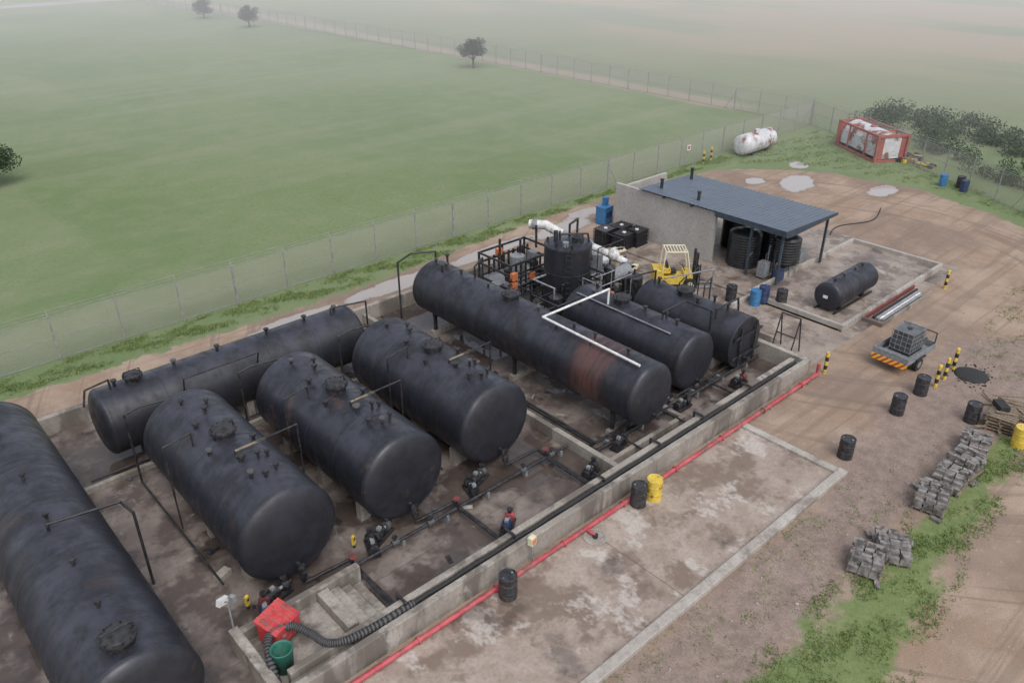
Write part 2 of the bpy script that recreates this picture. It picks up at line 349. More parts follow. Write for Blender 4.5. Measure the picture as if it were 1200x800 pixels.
def tank_y(x,y0,y1,R,zc,mat,mh=None,dish=.42,legs=False,noz=(),kn=.8,ns=1.55):
    b=B(); L=y1-y0
    n=max(2,int(L/ns)); seams=[.03]+[L*i/n for i in range(1,n)]+[L-.03]
    vessel(b,(x,y0,zc),(0,1,0),L,R,dish,mat,64,seams,kn)
    for yy in (y0+1.1,y0+L/2,y1-1.1):
        if legs:
            b.bx(x-R*.8,x+R*.8,yy-.14,yy+.14,0,.25,'wallc')
            for sx in (-.62,.62): b.bx(x+sx*R-.07,x+sx*R+.07,yy-.07,yy+.07,.25,zc-R*.7,'black')
            b.bx(x-R*.7,x+R*.7,yy-.08,yy+.08,zc-R*.86,zc-R*.70,'black')
        else: saddle_y(b,x,yy,R,zc)
    b.cyl((x,y0-dish-.22,zc-R*.62),(x,y0-.1,zc-R*.62),.08,'black',10); b.cyl((x,y0-dish-.25,zc-R*.62),(x,y0-dish-.2,zc-R*.62),.15,'black',12)
    if mh: manhole(b,x,mh,zc+R)
    for (dx,yy,h,r) in noz:
        z=zc+math.sqrt(max(0,R*R-dx*dx)); nozzle(b,x+dx,yy,z,h,r)
    return b
zt=1.95
for i,(x,y0,y1,mt) in enumerate([(7.72,18.95,26.5,'tk_y'),(12.05,18.9,26.4,'tk_y2'),(16.5,19.2,26.5,'tk_y')]):
    R=1.66; top=zt+R
    nz=[(.0,19.9,.22,.06),(.45,20.1,.2,.05),(-.35,20.2,.25,.06),(.25,20.9,.3,.05),(-.2,21.2,.2,.08),(.6,21.0,.2,.05),(-.5,24.0,.22,.07),(.1,24.6,.25,.06),(.4,25.2,.2,.05),(-.3,25.7,.2,.05),(0.7,22.2,.2,.06),(-.75,22.4,.2,.06)]
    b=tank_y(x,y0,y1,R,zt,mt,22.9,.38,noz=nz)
    b.pipe([(x-.2,21.6,top-.05),(x-.2,21.6,top+.14),(x+2.15,21.9,top-.05),(x+2.15,21.9,.4)],.035,'black')
    b.pipe([(x-.2,21.6,top+.14),(x+.9,21.75,top+.04)],.045,'wood')
    b.pipe([(x+.5,26.6,top-.25),(x-1.35,26.9,top-.2),(x-1.95,26.9,top-.3),(x-1.95,26.9,.3),(x-1.95,20,.3)],.04,'black')
    b.pipe([(x-.9,23.4,top-.3),(x-.9,23.4,top+.25),(x-1.85,23.4,top+.1),(x-1.85,23.4,.3)],.03,'black')
    b.pipe([(x,y0-.62,zt-1.),(x,y0-.62,.3),(x+1.6,y0-.7,.3),(x+1.6,15.3,.3)],.06,'black')
    b.cyl((x,y0-.62,.5),(x,y0-.62,.75),.12,'black',10); b.pipe([(x+1.6,18,.3),(x+1.6,18,.6)],.03,'black'); b.cyl((x+1.6,18,.58),(x+1.6,18,.61),.13,'dred',12)
    b.done("horizontal_storage_tank")
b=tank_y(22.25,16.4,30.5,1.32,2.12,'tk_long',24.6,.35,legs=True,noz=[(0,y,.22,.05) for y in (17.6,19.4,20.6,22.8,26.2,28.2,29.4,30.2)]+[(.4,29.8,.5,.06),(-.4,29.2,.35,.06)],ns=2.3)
b.pipe([(22.3,30.3,3.35),(22.3,30.3,4.0),(21.2,30.9,4.0),(20.6,31.2,3.6),(20.6,31.2,.2)],.05,'black')
b.pipe([(22.6,27.6,3.3),(22.6,27.6,3.95),(23.6,28.2,3.95),(23.6,28.2,.3)],.05,'black')
b.done("long_storage_tank")
b=B(); b.pipe([(21.75,16.6,3.52),(21.75,22.0,3.62),(26.0,22.0,3.62),(26.0,22.0,2.6)],.055,'white',10)
for y in (17.2,19.2,21.2): b.cyl((21.75,y,3.3),(21.75,y,3.5),.03,'black')
b.done("white_transfer_pipe")
b=tank_y(2.1,15.9,30.7,1.55,1.95,'tk_y',16.5,.4,noz=[(0,y,.2,.05) for y in (18,20,22.5,25,28,30)],ns=2.4)
b.pipe([(2.0,21.9,3.4),(2.0,21.9,3.75),(3.9,21.6,3.7),(4.15,21.5,3.2),(4.15,21.5,.3)],.045,'black')
b.done("long_storage_tank")
b=B(); L=10.9; vessel(b,(5.65,29.55,1.75),(1,0,0),L,1.33,.35,'tk_x',64,[.03]+[L*i/5 for i in range(1,5)]+[L-.03])
for x in (7,11,15.3): b.bx(x-.15,x+.15,28.6,30.5,0,.9,'wallc')
manhole(b,7.0,29.55,3.05,.3)
for x in (6.3,8.6,10.4,12.6,14.4,15.9): nozzle(b,x,29.55,3.08)
b.pipe([(6.1,29.4,3.),(6.1,29.4,3.5),(5.2,29.2,3.5),(5.0,29.1,2.9)],.04,'black'); b.pipe([(8.4,28.3,2.6),(8.4,28.1,3.2),(11.5,28.1,3.2),(11.5,28.4,2.5)],.035,'black')
b.pipe([(15.6,29.3,3.0),(15.6,29.3,3.4),(17.2,28.9,3.4),(17.2,28.9,.3)],.04,'black')
b.done("long_storage_tank")
b=tank_y(26.5,17.3,24.1,1.36,1.6,'tk_y',21.6,.28,noz=[(0,18.4,.25,.06),(.3,19.2,.25,.06),(0,20.2,.25,.06),(-.4,23,.3,.06),(.3,23.4,.3,.06)],ns=2.2)
b.pipe([(26.5,19.2,2.9),(26.5,19.2,3.3),(28.2,19.2,3.3),(28.2,17.8,3.3),(28.2,17.8,.4)],.05,'black')
b.pipe([(25.8,18.2,2.85),(25.8,23.8,2.88)],.04,'grey'); b.done("horizontal_storage_tank")
b=tank_y(29.8,16.9,22.6,1.25,1.5,'tk_y',20.4,.08,noz=[(0,18,.3,.06),(.4,19,.3,.06),(-.4,19.4,.3,.06),(0,22,.3,.06)],ns=1.8)
b.pipe([(28.9,18.0,2.6),(28.9,18,3.1),(30.6,18,3.1),(31.2,18,.3)],.05,'black'); b.pipe([(29.7,22.2,2.6),(29.7,22.2,3.4),(27.9,22.6,3.4),(27.9,22.6,.4)],.05,'black')
for z in (1.0,2.0): b.bx(28.7,30.9,16.72,16.78,z-.06,z+.06,'black')
for x in (29.2,30.4): b.bx(x-.06,x+.06,16.70,16.76,.5,2.5,'black')
b.done("horizontal_storage_tank")
b=B(); vessel(b,(38.3,17.3,1.0),(1,0,0),4.1,.76,.18,'tk_x',36,[.03,1.3,2.6,4.07])
for x in (39,41.5): b.bx(x-.1,x+.1,16.8,17.8,.14,.5,'black')
b.bx(38.2,42.4,16.7,16.8,.14,.24,'black'); b.bx(38.2,42.4,17.8,17.9,.14,.24,'black')
for x in (38.8,39.8,41,41.8): nozzle(b,x,17.3,1.72,.15,.05)
b.bx(38.06,38.1,17.2,17.45,.95,1.1,'white'); b.done("horizontal_storage_tank")
b=B(); 
b.lathe((28,26.6,0),(0,0,1),[(0,1.22),(3.97,1.22)],'tk_y',48); b.lathe((28,26.6,0),(0,0,1),[(3.97,1.22),(4.03,1.22),(4.15,.6),(4.2,0)],'tk_y',48,False)
for z in (1.3,2.6,3.93): b.lathe((28,26.6,z),(0,0,1),[(0,1.219),(.01,1.24),(.05,1.24),(.06,1.219)],'black',48,False)
b.cyl((28.3,26.2,4.0),(28.3,26.2,4.4),.3,'black',16); b.cyl((27.5,27,4.0),(27.5,27,4.7),.12,'black',10); b.cyl((27.4,26.2,4.0),(27.4,26.2,4.35),.16,'grey',12)
b.pipe([(28.5,27,4.1),(28.5,27,4.8),(29.4,27.3,4.8),(29.4,27.3,.2)],.06,'black'); b.pipe([(27.7,26.9,4.1),(27.7,26.9,4.5),(28.8,26,4.5),(29.1,25.9,3)],.05,'black')
for a in (0,1.2,2.3,3.3,4.1): b.cyl((28+1.05*math.cos(a),26.6+1.05*math.sin(a),4.03),(28+1.05*math.cos(a),26.6+1.05*math.sin(a),4.3),.06,'black')
for sx in(-.2,.2): b.cyl((27.05+sx*.5,25.6-sx*.5,0),(27.05+sx*.5,25.6-sx*.5,4.5),.02,'black',6)
for i in range(14): b.cyl((26.95,25.7,.3+i*.3),(27.15,25.5,.3+i*.3),.012,'black',5)
b.done("vertical_storage_tank")
b=B()
x0,x1,y0,y1=26.2,29.6,29.0,31.6
for x in (x0,(x0+x1)/2,x1):
    for y in (y0,y1): b.bx(x-.05,x+.05,y-.05,y+.05,0,2.5,'black')
for z in (1.1,1.9,2.48):
    for y in (y0,y1): b.bx(x0-.05,x1+.05,y-.04,y+.04,z-.05,z+.05,'black')
    for x in (x0,x1): b.bx(x-.04,x+.04,y0,y1,z-.052,z+.048,'black')
b.bx(x0,x1,y0,y1,1.03,1.05,'grey')
for i in range(9):
    x=x0+.3+i*.36; b.cyl((x,y0+.3,.5),(x,y0+.3,2.4),.06,'black',8); b.cyl((x,y1-.5,1.3),(x,y1-.5,2.3),.07,'black',8)
for (x,y,z) in [(26.3,28.85,1.9),(26.3,28.85,1.35),(27.6,28.85,1.6),(27.4,31.3,2.3),(24.9,29.6,1.5)]: b.box((x,y,z),(.36,.22,.4),'orange')
for z in (.7,1.0,1.5,1.8): b.pipe([(x0-.3,y0-.15,z),(x1+1.2,y0-.15,z),(x1+1.2,y0-1.5,z)],.05,'black')
b.pipe([(24.9,29.6,0),(24.9,29.6,1.6)],.04,'black')
for x,h in ((26.5,1.1),(28,.7),(29.2,1.2)): b.cyl((x,30.2,2.4),(x,30.2,2.5+h),.07,'black',10)
for i in range(12):
    x=random.uniform(x0,x1);y=random.uniform(y0,y1); b.box((x,y,random.uniform(.2,2.2)),(random.uniform(.2,.6),random.uniform(.2,.6),random.uniform(.2,.6)),random.choice(['black','black','grey']))
b.cyl((27.8,30.2,1.2),(27.8,30.2,2.3),.4,'grey',20); b.done("process_skid")
b=B()
b.pipe([(29.4,31.0,3.5),(30.0,30.3,3.5),(30.4,29.4,3.1)],.26,'duct',16); b.pipe([(30.9,28.7,2.8),(31.6,27.6,2.4),(32.0,26.9,2.1),(32.4,26.3,1.8)],.2,'duct',14); b.cyl((30.4,29.4,3.1),(30.9,28.7,2.8),.24,'grey',14)
b.ball((32.0,26.9,2.2),.36,'duct',14,8); b.cyl((31.2,28.1,.1),(31.2,28.1,2.6),.07,'grey'); b.cyl((32.4,26.3,0),(32.4,26.3,1.9),.28,'grey',16)
for q in ((29.6,30.75,3.5),(31.3,28.1,2.58)): b.ball(q,.3,'grey',12,6)
b.cyl((30.3,25.7,1.7),(31.8,25.7,1.7),.4,'grey',18); b.done("white_duct_pipework")
b=B()
for (x,y,r,h,k) in [(30.2,23.9,.45,2.4,'black'),(31.0,24.9,.35,1.7,'black'),(26.2,25.6,.35,1.9,'black'),(29.5,25,.3,2.8,'black'),(32.6,28.7,.4,1.6,'grey'),(24.8,26.8,.5,1.3,'black'),(33.4,27.2,.3,1.2,'duct')]:
    b.cyl((x,y,.1),(x,y,h),r,k,16); b.lathe((x,y,h),(0,0,1),[(0,r),(.12,r*.6),(.15,0)],k,16); b.cyl((x,y,h),(x,y,h+.4),.05,'black')
for i in range(30):
    x=random.uniform(24.6,31.5); y=random.uniform(23.2,29); z=random.uniform(.4,3.0); dx=random.choice([-1,1])*random.uniform(.8,2.2); dy=random.uniform(-2,2)
    b.pipe([(x,y,.1),(x,y,z),(x+dx,y,z),(x+dx,y+dy,z),(x+dx,y+dy,.1)],random.choice([.03,.05,.07]),random.choice(['black','black','black','black','grey','galv']))
for i in range(22):
    x=random.uniform(24.6,33.5); y=random.uniform(24,31); b.box((x,y,.3),(random.uniform(.2,.8),random.uniform(.2,.6),random.uniform(.3,.9)),random.choice(['black','grey','black','navy','wood','duct']),random.uniform(0,1))
for (x,y,z) in [(30.2,27.6,.9),(31.4,29.5,.7),(28.9,24.4,1.5)]: b.box((x,y,z),(.35,.35,.5),'orange')
b.pipe([(24.4,25,1.2),(24.4,29.5,1.2)],.05,'duct'); b.pipe([(31.3,22.8,2.3),(34.2,21.8,2.3),(34.2,21.8,.1)],.04,'grey'); 
for (x,y) in ((31.8,22.2),(32.6,21.2),(33.6,22.6)): b.pipe([(x,y,.05),(x,y,2.1),(x+1.0,y+.3,2.1),(x+1.0,y+.3,.05)],.035,'black')
b.done("process_pipework")
b=B()
for dy,z,r in ((0,.70,.055),(.11,.70,.045),(.2,.71,.04)): b.cyl((7.4,14.79+dy,z),(31.2,14.79+dy,z),r,'black',8)
for x in np.arange(8,31,2.2): b.bx(x-.04,x+.04,14.76,15.01,.622,.655,'galv')
b.done("wall_pipe_run")
b=B()
b.cyl((5,17.9,.28),(19.2,17.9,.28),.06,'black'); b.cyl((19.8,17.2,.35),(31.2,17.2,.35),.06,'black'); b.cyl((19.8,16.9,.25),(31.2,16.9,.25),.08,'black')
b.cyl((19.9,17,.55),(19.9,32,.55),.06,'black'); b.cyl((4.4,28.4,.2),(18,28.4,.2),.05,'black'); b.cyl((20.1,17.3,.2),(20.1,32,.2),.05,'black')
for x in (9.25,13.6,18.0,21.2,24,27.4): 
    b.pipe([(x,17.9 if x<19 else 17.2,.3),(x,15.35,.3),(x,15.35,1.0),(x,14.9,1.0),(x,14.9,.75)],.05,'black')
for x in np.arange(5.5,31,1.9): b.bx(x-.05,x+.05,17.8 if x<19.3 else 16.8,18.0 if x<19.3 else 17.3,0,.24,'grey')
for (x,y) in ((10.9,17.9),(12.4,17.9),(16.8,17.9),(18.3,17.9),(22.3,17.2),(24.9,17.2),(26.7,17.2)):
    b.cyl((x-.12,y,.3),(x+.12,y,.3),.11,'hose2',10); b.cyl((x,y,.3),(x,y,.55),.025,'black',6); b.cyl((x,y,.53),(x,y,.56),.1,'black',10)
b.done("floor_pipework")
b=B()
ctrl=[(5.0,14.2,.1),(5.15,14.9,.35),(5.3,15.8,.95),(5.7,16.5,1.05),(6.3,16.4,1.0),(6.6,15.8,.95),(6.75,15.25,.95),(7.2,14.95,.95),(8.2,14.9,.85),(9.5,14.9,.82)]
def cr(P,n=10):
    out=[]
    for i in range(len(P)-1):
        p0=Vector(P[max(i-1,0)]);p1=Vector(P[i]);p2=Vector(P[i+1]);p3=Vector(P[min(i+2,len(P)-1)])
        for k in range(n):
            t=k/n; out.append(.5*((2*p1)+(p2-p0)*t+(2*p0-5*p1+4*p2-p3)*t*t+(3*p1-p0-3*p2+p3)*t**3))
    return out+[Vector(P[-1])]
hs=cr(ctrl,18)
for i,(p,q) in enumerate(zip(hs[:-1],hs[1:])): b.cyl(p,q,.12 if i%2 else .10,'hose2' if i%2 else 'rubber',10)
hl=[(9.5+i*.5,14.9+.015*math.sin(i*1.7),.8) for i in range(44)]
b.pipe(hl,.075,'rubber',10)
b.done("suction_hose")
b=B()
b.cyl((1,14.15,.16),(31.2,14.15,.16),.085,'redp',14)
for x in np.arange(3,31,3.05): b.cyl((x-.03,14.15,.16),(x+.03,14.15,.16),.13,'redp',12); b.bx(x+.5,x+.6,14.05,14.25,0,.09,'wallc')
b.pipe([(31.2,14.15,.16),(31.5,14.15,.16),(31.9,14.15,.16),(31.9,14.15,.7)],.085,'redp',12); b.done("fire_main_pipe")
def pump(k1,k2):
    b=B(); b.box((0,0,.08),(.95,.4,.1),'black'); b.cyl((-.38,0,.3),(.05,0,.3),.16,k1,16); b.cyl((-.44,0,.3),(-.38,0,.3),.17,'black',16)
    for i in range(6): b.cyl((-.33+i*.06,0,.3),(-.31+i*.06,0,.3),.18,k1,16)
    b.cyl((.05,0,.3),(.2,0,.3),.06,'galv'); b.cyl((.2,0,.3),(.38,0,.3),.18,k2,18); b.cyl((.3,0,.3),(.3,0,.62),.06,'black'); b.cyl((.3,0,.6),(.3,0,.65),.11,'black')
    b.cyl((.38,0,.3),(.55,0,.3),.07,'black'); b.box((-.15,0,.5),(.16,.14,.12),'grey'); return b
for (x,y,r,k1,k2) in [(10.3,18.4,1.2,'black','black'),(14.7,18.4,1.3,'black','black'),(6.3,18.2,1.2,'navy','dred'),(14.4,16.1,.6,'navy','redp'),(21.0,16.7,.3,'black','black'),(18.7,16.2,.3,'black','rubber'),(6.9,18.6,.2,'black','black'),(25.1,16.7,0,'black','black'),(28.6,16.2,0,'black','dred'),(10.9,18.7,.4,'black','hose2'),(15.3,18.8,.3,'black','hose2')]:
    pump(k1,k2).done("transfer_pump",(x,y,.01),r)
for (x,y) in [(9.9,18.9),(6.0,18.8)]:
    b=B(); b.box((0,0,.35),(.14,.09,.36),'yellow'); b.box((0,0,.1),(.05,.05,.2),'black'); b.box((0,-.047,.4),(.08,.01,.1),'black'); b.done("pump_switch_box",(x,y,.006),.5)
b=B(); b.box((0,0,.9),(.26,.18,.3),'cream'); b.box((0,-.095,.9),(.2,.012,.2),'orange'); b.cyl((0,0,0),(0,0,.75),.03,'galv'); b.done("hydrant_cabinet",(13.9,14.35,.06),.2)
b=B(); b.box((0,0,.45),(.95,.75,.6),'red'); b.box((0,.03,.80),(1.03,.85,.07),'red',rx=.25); b.box((-.2,-.38,.45),(.12,.02,.1),'galv')
for i in range(4): b.box((-.36+.24*i,.03,.84),(.04,.85,.02),'redf',rx=.25)
for x in (-.4,.4):
    for y in (-.3,.3): b.bx(x-.03,x+.03,y-.03,y+.03,0,.16,'black')
b.done("fire_hose_box",(6.1,16.8,.36),.35,bev=.015)
b=B(); b.lathe((0,0,0),(0,0,1),[(0,.0),(0,.26),(.75,.31),(.78,.33),(.8,.3),(.75,.26),(.1,.23),(.1,0)],'green',24); b.done("green_bin",(5.65,15.75,.36))
b=B(); b.cyl((0,0,0),(0,0,1.15),.03,'galv'); b.box((-.12,.05,1.2),(.34,.14,.2),'white',rz=.4,ry=.3); b.box((.14,-.05,1.2),(.12,.16,.22),'grey',rz=.4); b.pipe([(0,0,1.15),(-.1,0,1.2)],.025,'galv'); b.done("flood_light",(5.05,17.5,.85))
# small debris lying on the bund floor
b=B()
for i in range(70):
    x=random.uniform(4.5,31); y=random.uniform(15.4,32.5); b.box((x,y,.03),(random.uniform(.05,.5),random.uniform(.04,.2),random.uniform(.03,.08)),random.choice(['wallc','wood','black','hose2','kerb']),random.uniform(0,3))
b.box((6.0,20.6,.12),(.5,.3,.22),'kerb',.4); b.done("floor_debris")
# ------------------------------------------------------------------ drums, bollards
def drum(k):
    b=B(); r=.29
    b.lathe((0,0,0),(0,0,1),[(0.02,0),(.02,r-.01),(0,r-.01),(0,r+.005),(.02,r)],k,28,False)
    for z0,z1 in ((.02,.28),(.32,.58),(.62,.865)): b.lathe((0,0,0),(0,0,1),[(z0,r),(z1,r)],k,28)
    for z0 in (.28,.58): b.lathe((0,0,z0),(0,0,1),[(0,r),(.012,r+.012),(.028,r+.012),(.04,r)],k,28)
    b.lathe((0,0,0),(0,0,1),[(.865,r),(.875,r+.007),(.885,r),(.885,r-.02),(.865,r-.025),(.865,0)],k,28,False)
    b.cyl((.17,0,.86),(.17,0,.885),.035,'galv',10); b.cyl((-.19,0,.86),(-.19,0,.88),.02,'galv',8); return b
d0=drum('drum').done("oil_drum",(12.3,13.75,.06))
for p in [(27.1,10.25,0),(31.7,10.3,0),(34.0,10.3,0),(33.4,7.9,0),(18.75,13.85,.06)]: inst(d0,p,random.random()*6)
yd=drum('yellow').done("yellow_drum",(19.45,13.7,.06)); inst(yd,(33.0,5.9,0),1); inst(d0,(33.8,5.4,0))
bd=drum('blue').done("blue_drum",(36.4,20.4,.02)); inst(bd,(65.7,22.5,0)); inst(d0,(66.2,21.4,0)); inst(d0,(37.2,19.3,.15)); inst(d0,(35.9,21.6,.02))
nb=drum('navy').done("oil_drum",(36.9,20.2,.15)); inst(nb,(65.4,20.8,0))
def bollard(h=1.1):
    b=B(); n=5
    for i in range(n): b.cyl((0,0,i*h/n),(0,0,(i+1)*h/n),.085,'yellow' if i%2==0 else 'black',14)
    b.lathe((0,0,h),(0,0,1),[(0,.085),(.04,.06),(.06,0)],'yellow',14); return b
bo=bollard().done("striped_bollard",(46.3,14.3,0))
for p in [(37.3,10.2,0),(35.1,10.1,0),(36.05,10.1,0),(32.5,14.1,0),(56.8,38.6,0),(58.3,38.9,0)]: inst(bo,p)
# ------------------------------------------------------------------ block stacks
def stack(nx,ny,nz,seed):
    r=random.Random(seed); b=B(); bw,bl,bh=.16,.33,.13
    for i in range(4): b.box((0,-.5+.33*i,.06),(1.1,.1,.1),'wood')
    for k in range(nz):
        for i in range(nx):
            for j in range(ny):
                if k==nz-1 and (i<1+seed%2 or r.random()<.15): continue
                if k==nz-2 and i==0 and r.random()<.4: continue
                lo=.006+.006*k
                b.box(((i-(nx-1)/2)*(bw+.012)+r.uniform(-lo,lo),(j-(ny-1)/2)*(bl+.016)+r.uniform(-lo,lo)*2,.12+bh/2+k*bh),(bw*.97,bl*.97,bh*.95),'brickc',rz=r.uniform(-.05,.05))
    for i in range(3):
        b.box((r.uniform(.6,.8)*r.choice([-1,1]),r.uniform(-.8,.8),.06),(bw,bl,bh),'brickc',rz=r.uniform(0,3),rx=r.uniform(-.15,.15))
    return b
for i,(x,y,n,rz) in enumerate([(21.9,6.8,4,.3),(23.1,6.5,4,.55),(26.6,6.7,5,.2),(28.3,6.75,4,.05),(29.6,6.75,5,-.1),(31.3,7.0,4,.2)]):
    stack(7,3,n,i).done("concrete_block_pallet",(x,y,0),rz)
def pallet(b,z,rz=0,dx=0,dy=0):
    R=Matrix.Rotation(rz,3,'Z')
    for i in range(3): 
        c=R@Vector((0,-.5+.5*i,0)); b.box((c.x+dx,c.y+dy,z+.05),(1.2,.1,.08),'wood',rz)
    for i in range(7):
        c=R@Vector((-.54+.18*i,0,0)); b.box((c.x+dx,c.y+dy,z+.11),(.12,1.1,.025),'wood',rz)
b=B()
for i in range(5): pallet(b,i*.14,random.uniform(-.12,.12),0,0)
for i in range(3): pallet(b,i*.14,random.uniform(-.3,.3),1.35,-.2)
for i in range(14): b.box((random.uniform(-.6,1.9),random.uniform(-.9,.7),.72 if random.random()<.4 else .1),(random.uniform(.8,2.),.09,.05),'wood',random.uniform(0,3),random.uniform(-.15,.15))
b.box((.3,.2,.82),(.7,.4,.2),'rubber',.6); b.done("wooden_pallet_pile",(33.9,6.9,0),.2)
def tyre(k='rubber'):
    b=B(); pr=[(-.1,.2),(-.11,.28),(-.09,.35),(-.05,.38),(.05,.38),(.09,.35),(.11,.28),(.1,.2),(-.1,.2)]
    b.lathe((0,0,.11),(0,0,1),pr,k,24); return b
t0=tyre().done("old_tyre",(71.6,27.6,0))
for p in [(71.2,28.2,0),(72.2,27.2,0),(71.4,27.9,.22),(35.4,6.0,0)]: inst(t0,p,1)
b=B(); b.lathe((16.3,13.7,.06),(0,0,1),[(0,.42),(.035,.42),(.035,.34),(.01,.34),(.01,0)],'wallc',28,False); b.cyl((16.3,13.7,.07),(16.3,13.7,.2),.1,'black'); b.pipe([(16.3,13.7,.16),(16.3,14.15,.16)],.07,'redp'); b.done("drain_valve_pit")
# ------------------------------------------------------------------ IBC
def ibc(b,x,y,z,k='ibc',lid='black'):
    b.box((x,y,z+.62),(1.1,.92,.95),k)
    b.cyl((x,y,z+1.08),(x,y,z+1.14),.12,lid,12); b.box((x,y,z+.07),(1.2,1.0,.12),'black')
    fr='galv' if k=='ibc' else 'black'
    for zz in (.16,.4,.64,.88,1.1):
        for sy in (-.49,.49): b.box((x,y+sy,z+zz),(1.2,.02,.025),fr)
        for sx in (-.59,.59): b.box((x+sx,y,z+zz),(.02,1.,.025),fr)
    for i in range(6):
        for sy in (-.5,.5): b.box((x-.59+i*.236,y+sy,z+.62),(.022,.02,1.),fr)
    for i in range(5):
        for sx in (-.6,.6): b.box((x+sx,y-.49+i*.245,z+.62),(.02,.022,1.),fr)
for (x,y,z) in [(37.0,31.9,.01),(38.2,31.6,.01),(37.3,30.6,.01),(38.3,30.4,.01)]:
    b=B(); ibc(b,0,0,0,'plast','white'); b.done("ibc_container",(x,y,z),.05)
b=B(); pallet(b,0); pallet(b,0,0,1.4,.1); pallet(b,0,0,.4,-1.5)
for i in range(20): b.box((random.choice([0,1.4])+random.uniform(-.3,.3),random.uniform(-.35,.35),.2+.12*(i//5)),(.55,.35,.13),random.choice(['duct','cream','wood','duct','grey']),random.uniform(-.4,.4))
for i in range(6): b.box((.4+random.uniform(-.3,.3),-1.5+random.uniform(-.35,.35),.22),(.5,.35,.15),random.choice(['cream','duct','wood']),random.uniform(-.4,.4))
b.box((.7,.9,.3),(.5,.4,.5),'orange'); b.done("bagged_pallets",(34.4,29.6,.01),.2,bev=.03)
b=B(); b.box((0,0,.6),(.9,.8,1.1),'blue'); b.box((0,0,1.2),(.96,.86,.08),'blue'); b.box((0,-.41,.7),(.6,.02,.4),'navy'); b.box((.2,.1,1.5),(.35,.3,.6),'blue'); b.done("blue_skip_bin",(39.9,34.6,0),.1,bev=.03)
# ------------------------------------------------------------------ forklift (front = -x local)
b=B()
def wheel(b,x,y,r,w,k='rubber'):
    b.cyl((x,y-w/2,r),(x,y+w/2,r),r,k,20); b.cyl((x,y-w/2-.01,r),(x,y+w/2+.01,r),r*.55,'cream',14)
for (x,r) in ((-.65,.33),(.75,.27)):
    for y in (-.5,.5): wheel(b,x,y,r,.24)
b.box((.1,0,.5),(1.7,.8,.42),'yellow'); b.box((.98,0,.68),(.5,1.0,.8),'yellow'); b.box((.62,0,1.0),(.5,.7,.25),'yellow'); b.box((-.55,0,.75),(.45,.9,.25),'yellow')
b.box((.3,0,.9),(.5,.5,.12),'black'); b.box((.52,0,1.15),(.12,.48,.45),'black',ry=.15)
b.cyl((-.42,0,.9),(-.25,0,1.25),.025,'black'); b.lathe((-.25,0,1.25),(-.4,0,.8),[(-.015,.17),(0,.19),(.015,.17)],'black',16)
for y in (-.46,.46):
    b.pipe([(-.62,y,.8),(-.38,y,2.08)],.04,'cream'); b.pipe([(.8,y,1.05),(.72,y,2.08)],.04,'cream')
    b.box((.17,y,2.1),(1.15,.07,.07),'cream')
for i in range(8): b.box((-.36+i*.152,0,2.12),(.05,.95,.04),'cream')
for y in (-.3,.3): b.bx(-1.0,-.88,y-.05,y+.05,.08,2.0,'black')
for z in (.3,1.1,1.9): b.bx(-.98,-.9,-.25,.25,z-.04,z+.04,'black')
b.bx(-1.07,-1.01,-.5,.5,.3,.38,'black'); b.bx(-1.07,-1.01,-.5,.5,.75,.83,'black')
for i in range(6): b.bx(-1.06,-1.02,-.48+i*.18,-.44+i*.18,.3,1.3,'black')
b.bx(-1.06,-1.02,-.5,.5,1.28,1.34,'black')
for y in (-.3,.3): b.bx(-2.0,-1.07,y-.06,y+.06,.1,.14,'galv'); b.bx(-1.11,-1.07,y-.06,y+.06,.1,.8,'galv')
b.done("forklift",(35.1,24.8,.015),2.4,bev=.02).scale=(1.1,1.1,1.1)
# ------------------------------------------------------------------ trailer with IBC (rear = -x)
b=B()
b.bx(-1.3,1.3,-.85,.85,.62,.70,'grey')
for y in (-.85,.83): b.bx(-1.3,1.3,y,y+.03,.7,.98,'grey')
b.bx(1.28,1.31,-.82,.82,.7,1.0,'grey'); b.bx(-1.3,-1.27,-.82,.82,.7,.98,'grey')
b.bx(-1.34,-1.305,-.86,.86,.42,.68,'chev')
for y in (-.8,.8): b.cyl((-.1,y-.1,.32),(-.1,y+.1,.32),.32,'rubber',20); b.cyl((-.1,y-.11,.32),(-.1,y+.11,.32),.17,'grey',14); b.box((-.1,y,.68),(.85,.26,.05),'black')
b.pipe([(1.3,-.5,.6),(2.3,0,.55)],.05,'black'); b.pipe([(1.3,.5,.6),(2.3,0,.55)],.05,'black'); b.cyl((2.1,0,0),(2.1,0,.6),.035,'galv'); b.cyl((2.1,0,.0),(2.1,0,.02),.1,'galv')
for y in (-.8,.8): b.pipe([(1.25,y,1.0),(1.25,y,1.5)],.03,'black')
b.pipe([(1.25,-.8,1.5),(1.25,.8,1.5)],.03,'black')
ibc(b,.1,0,.7,'ibc'); 
b.done("ibc_trailer",(36.1,12.15,0),-.06)
# ------------------------------------------------------------------ shed building
def child(bld,name,par,bev=0):
    o=bld.done(name,bev=bev); o.parent=par; return o
shed=bpy.data.objects.new("open_sided_shed",None); COL.objects.link(shed)
b=B(); b.bx(39.3,39.53,25.4,33.2,0,3.3,'bwall'); b.bx(39.54,44.4,32.95,33.18,0,3.0,'bwall'); child(b,"block_wall",shed,.015)
b=B(); X0,X1,Y0,Y1=39.05,44.7,20.6,31.4; zL,zR=3.46,3.25
n=int((Y1-Y0)/.3); vs=[];fs=[]; prf=[]
for i in range(n):
    y=Y0+i*.3; prf+= [(y,0),(y+.2,0),(y+.225,.035),(y+.275,.035)]
prf.append((Y0+n*.3,0))
for (y,dz) in prf: vs.append((X0,y,zL+dz)); vs.append((X1,y,zR+dz))
for i in range(len(prf)-1): fs.append((2*i,2*i+1,2*i+3,2*i+2))
b.add(vs,fs,'roof'); 
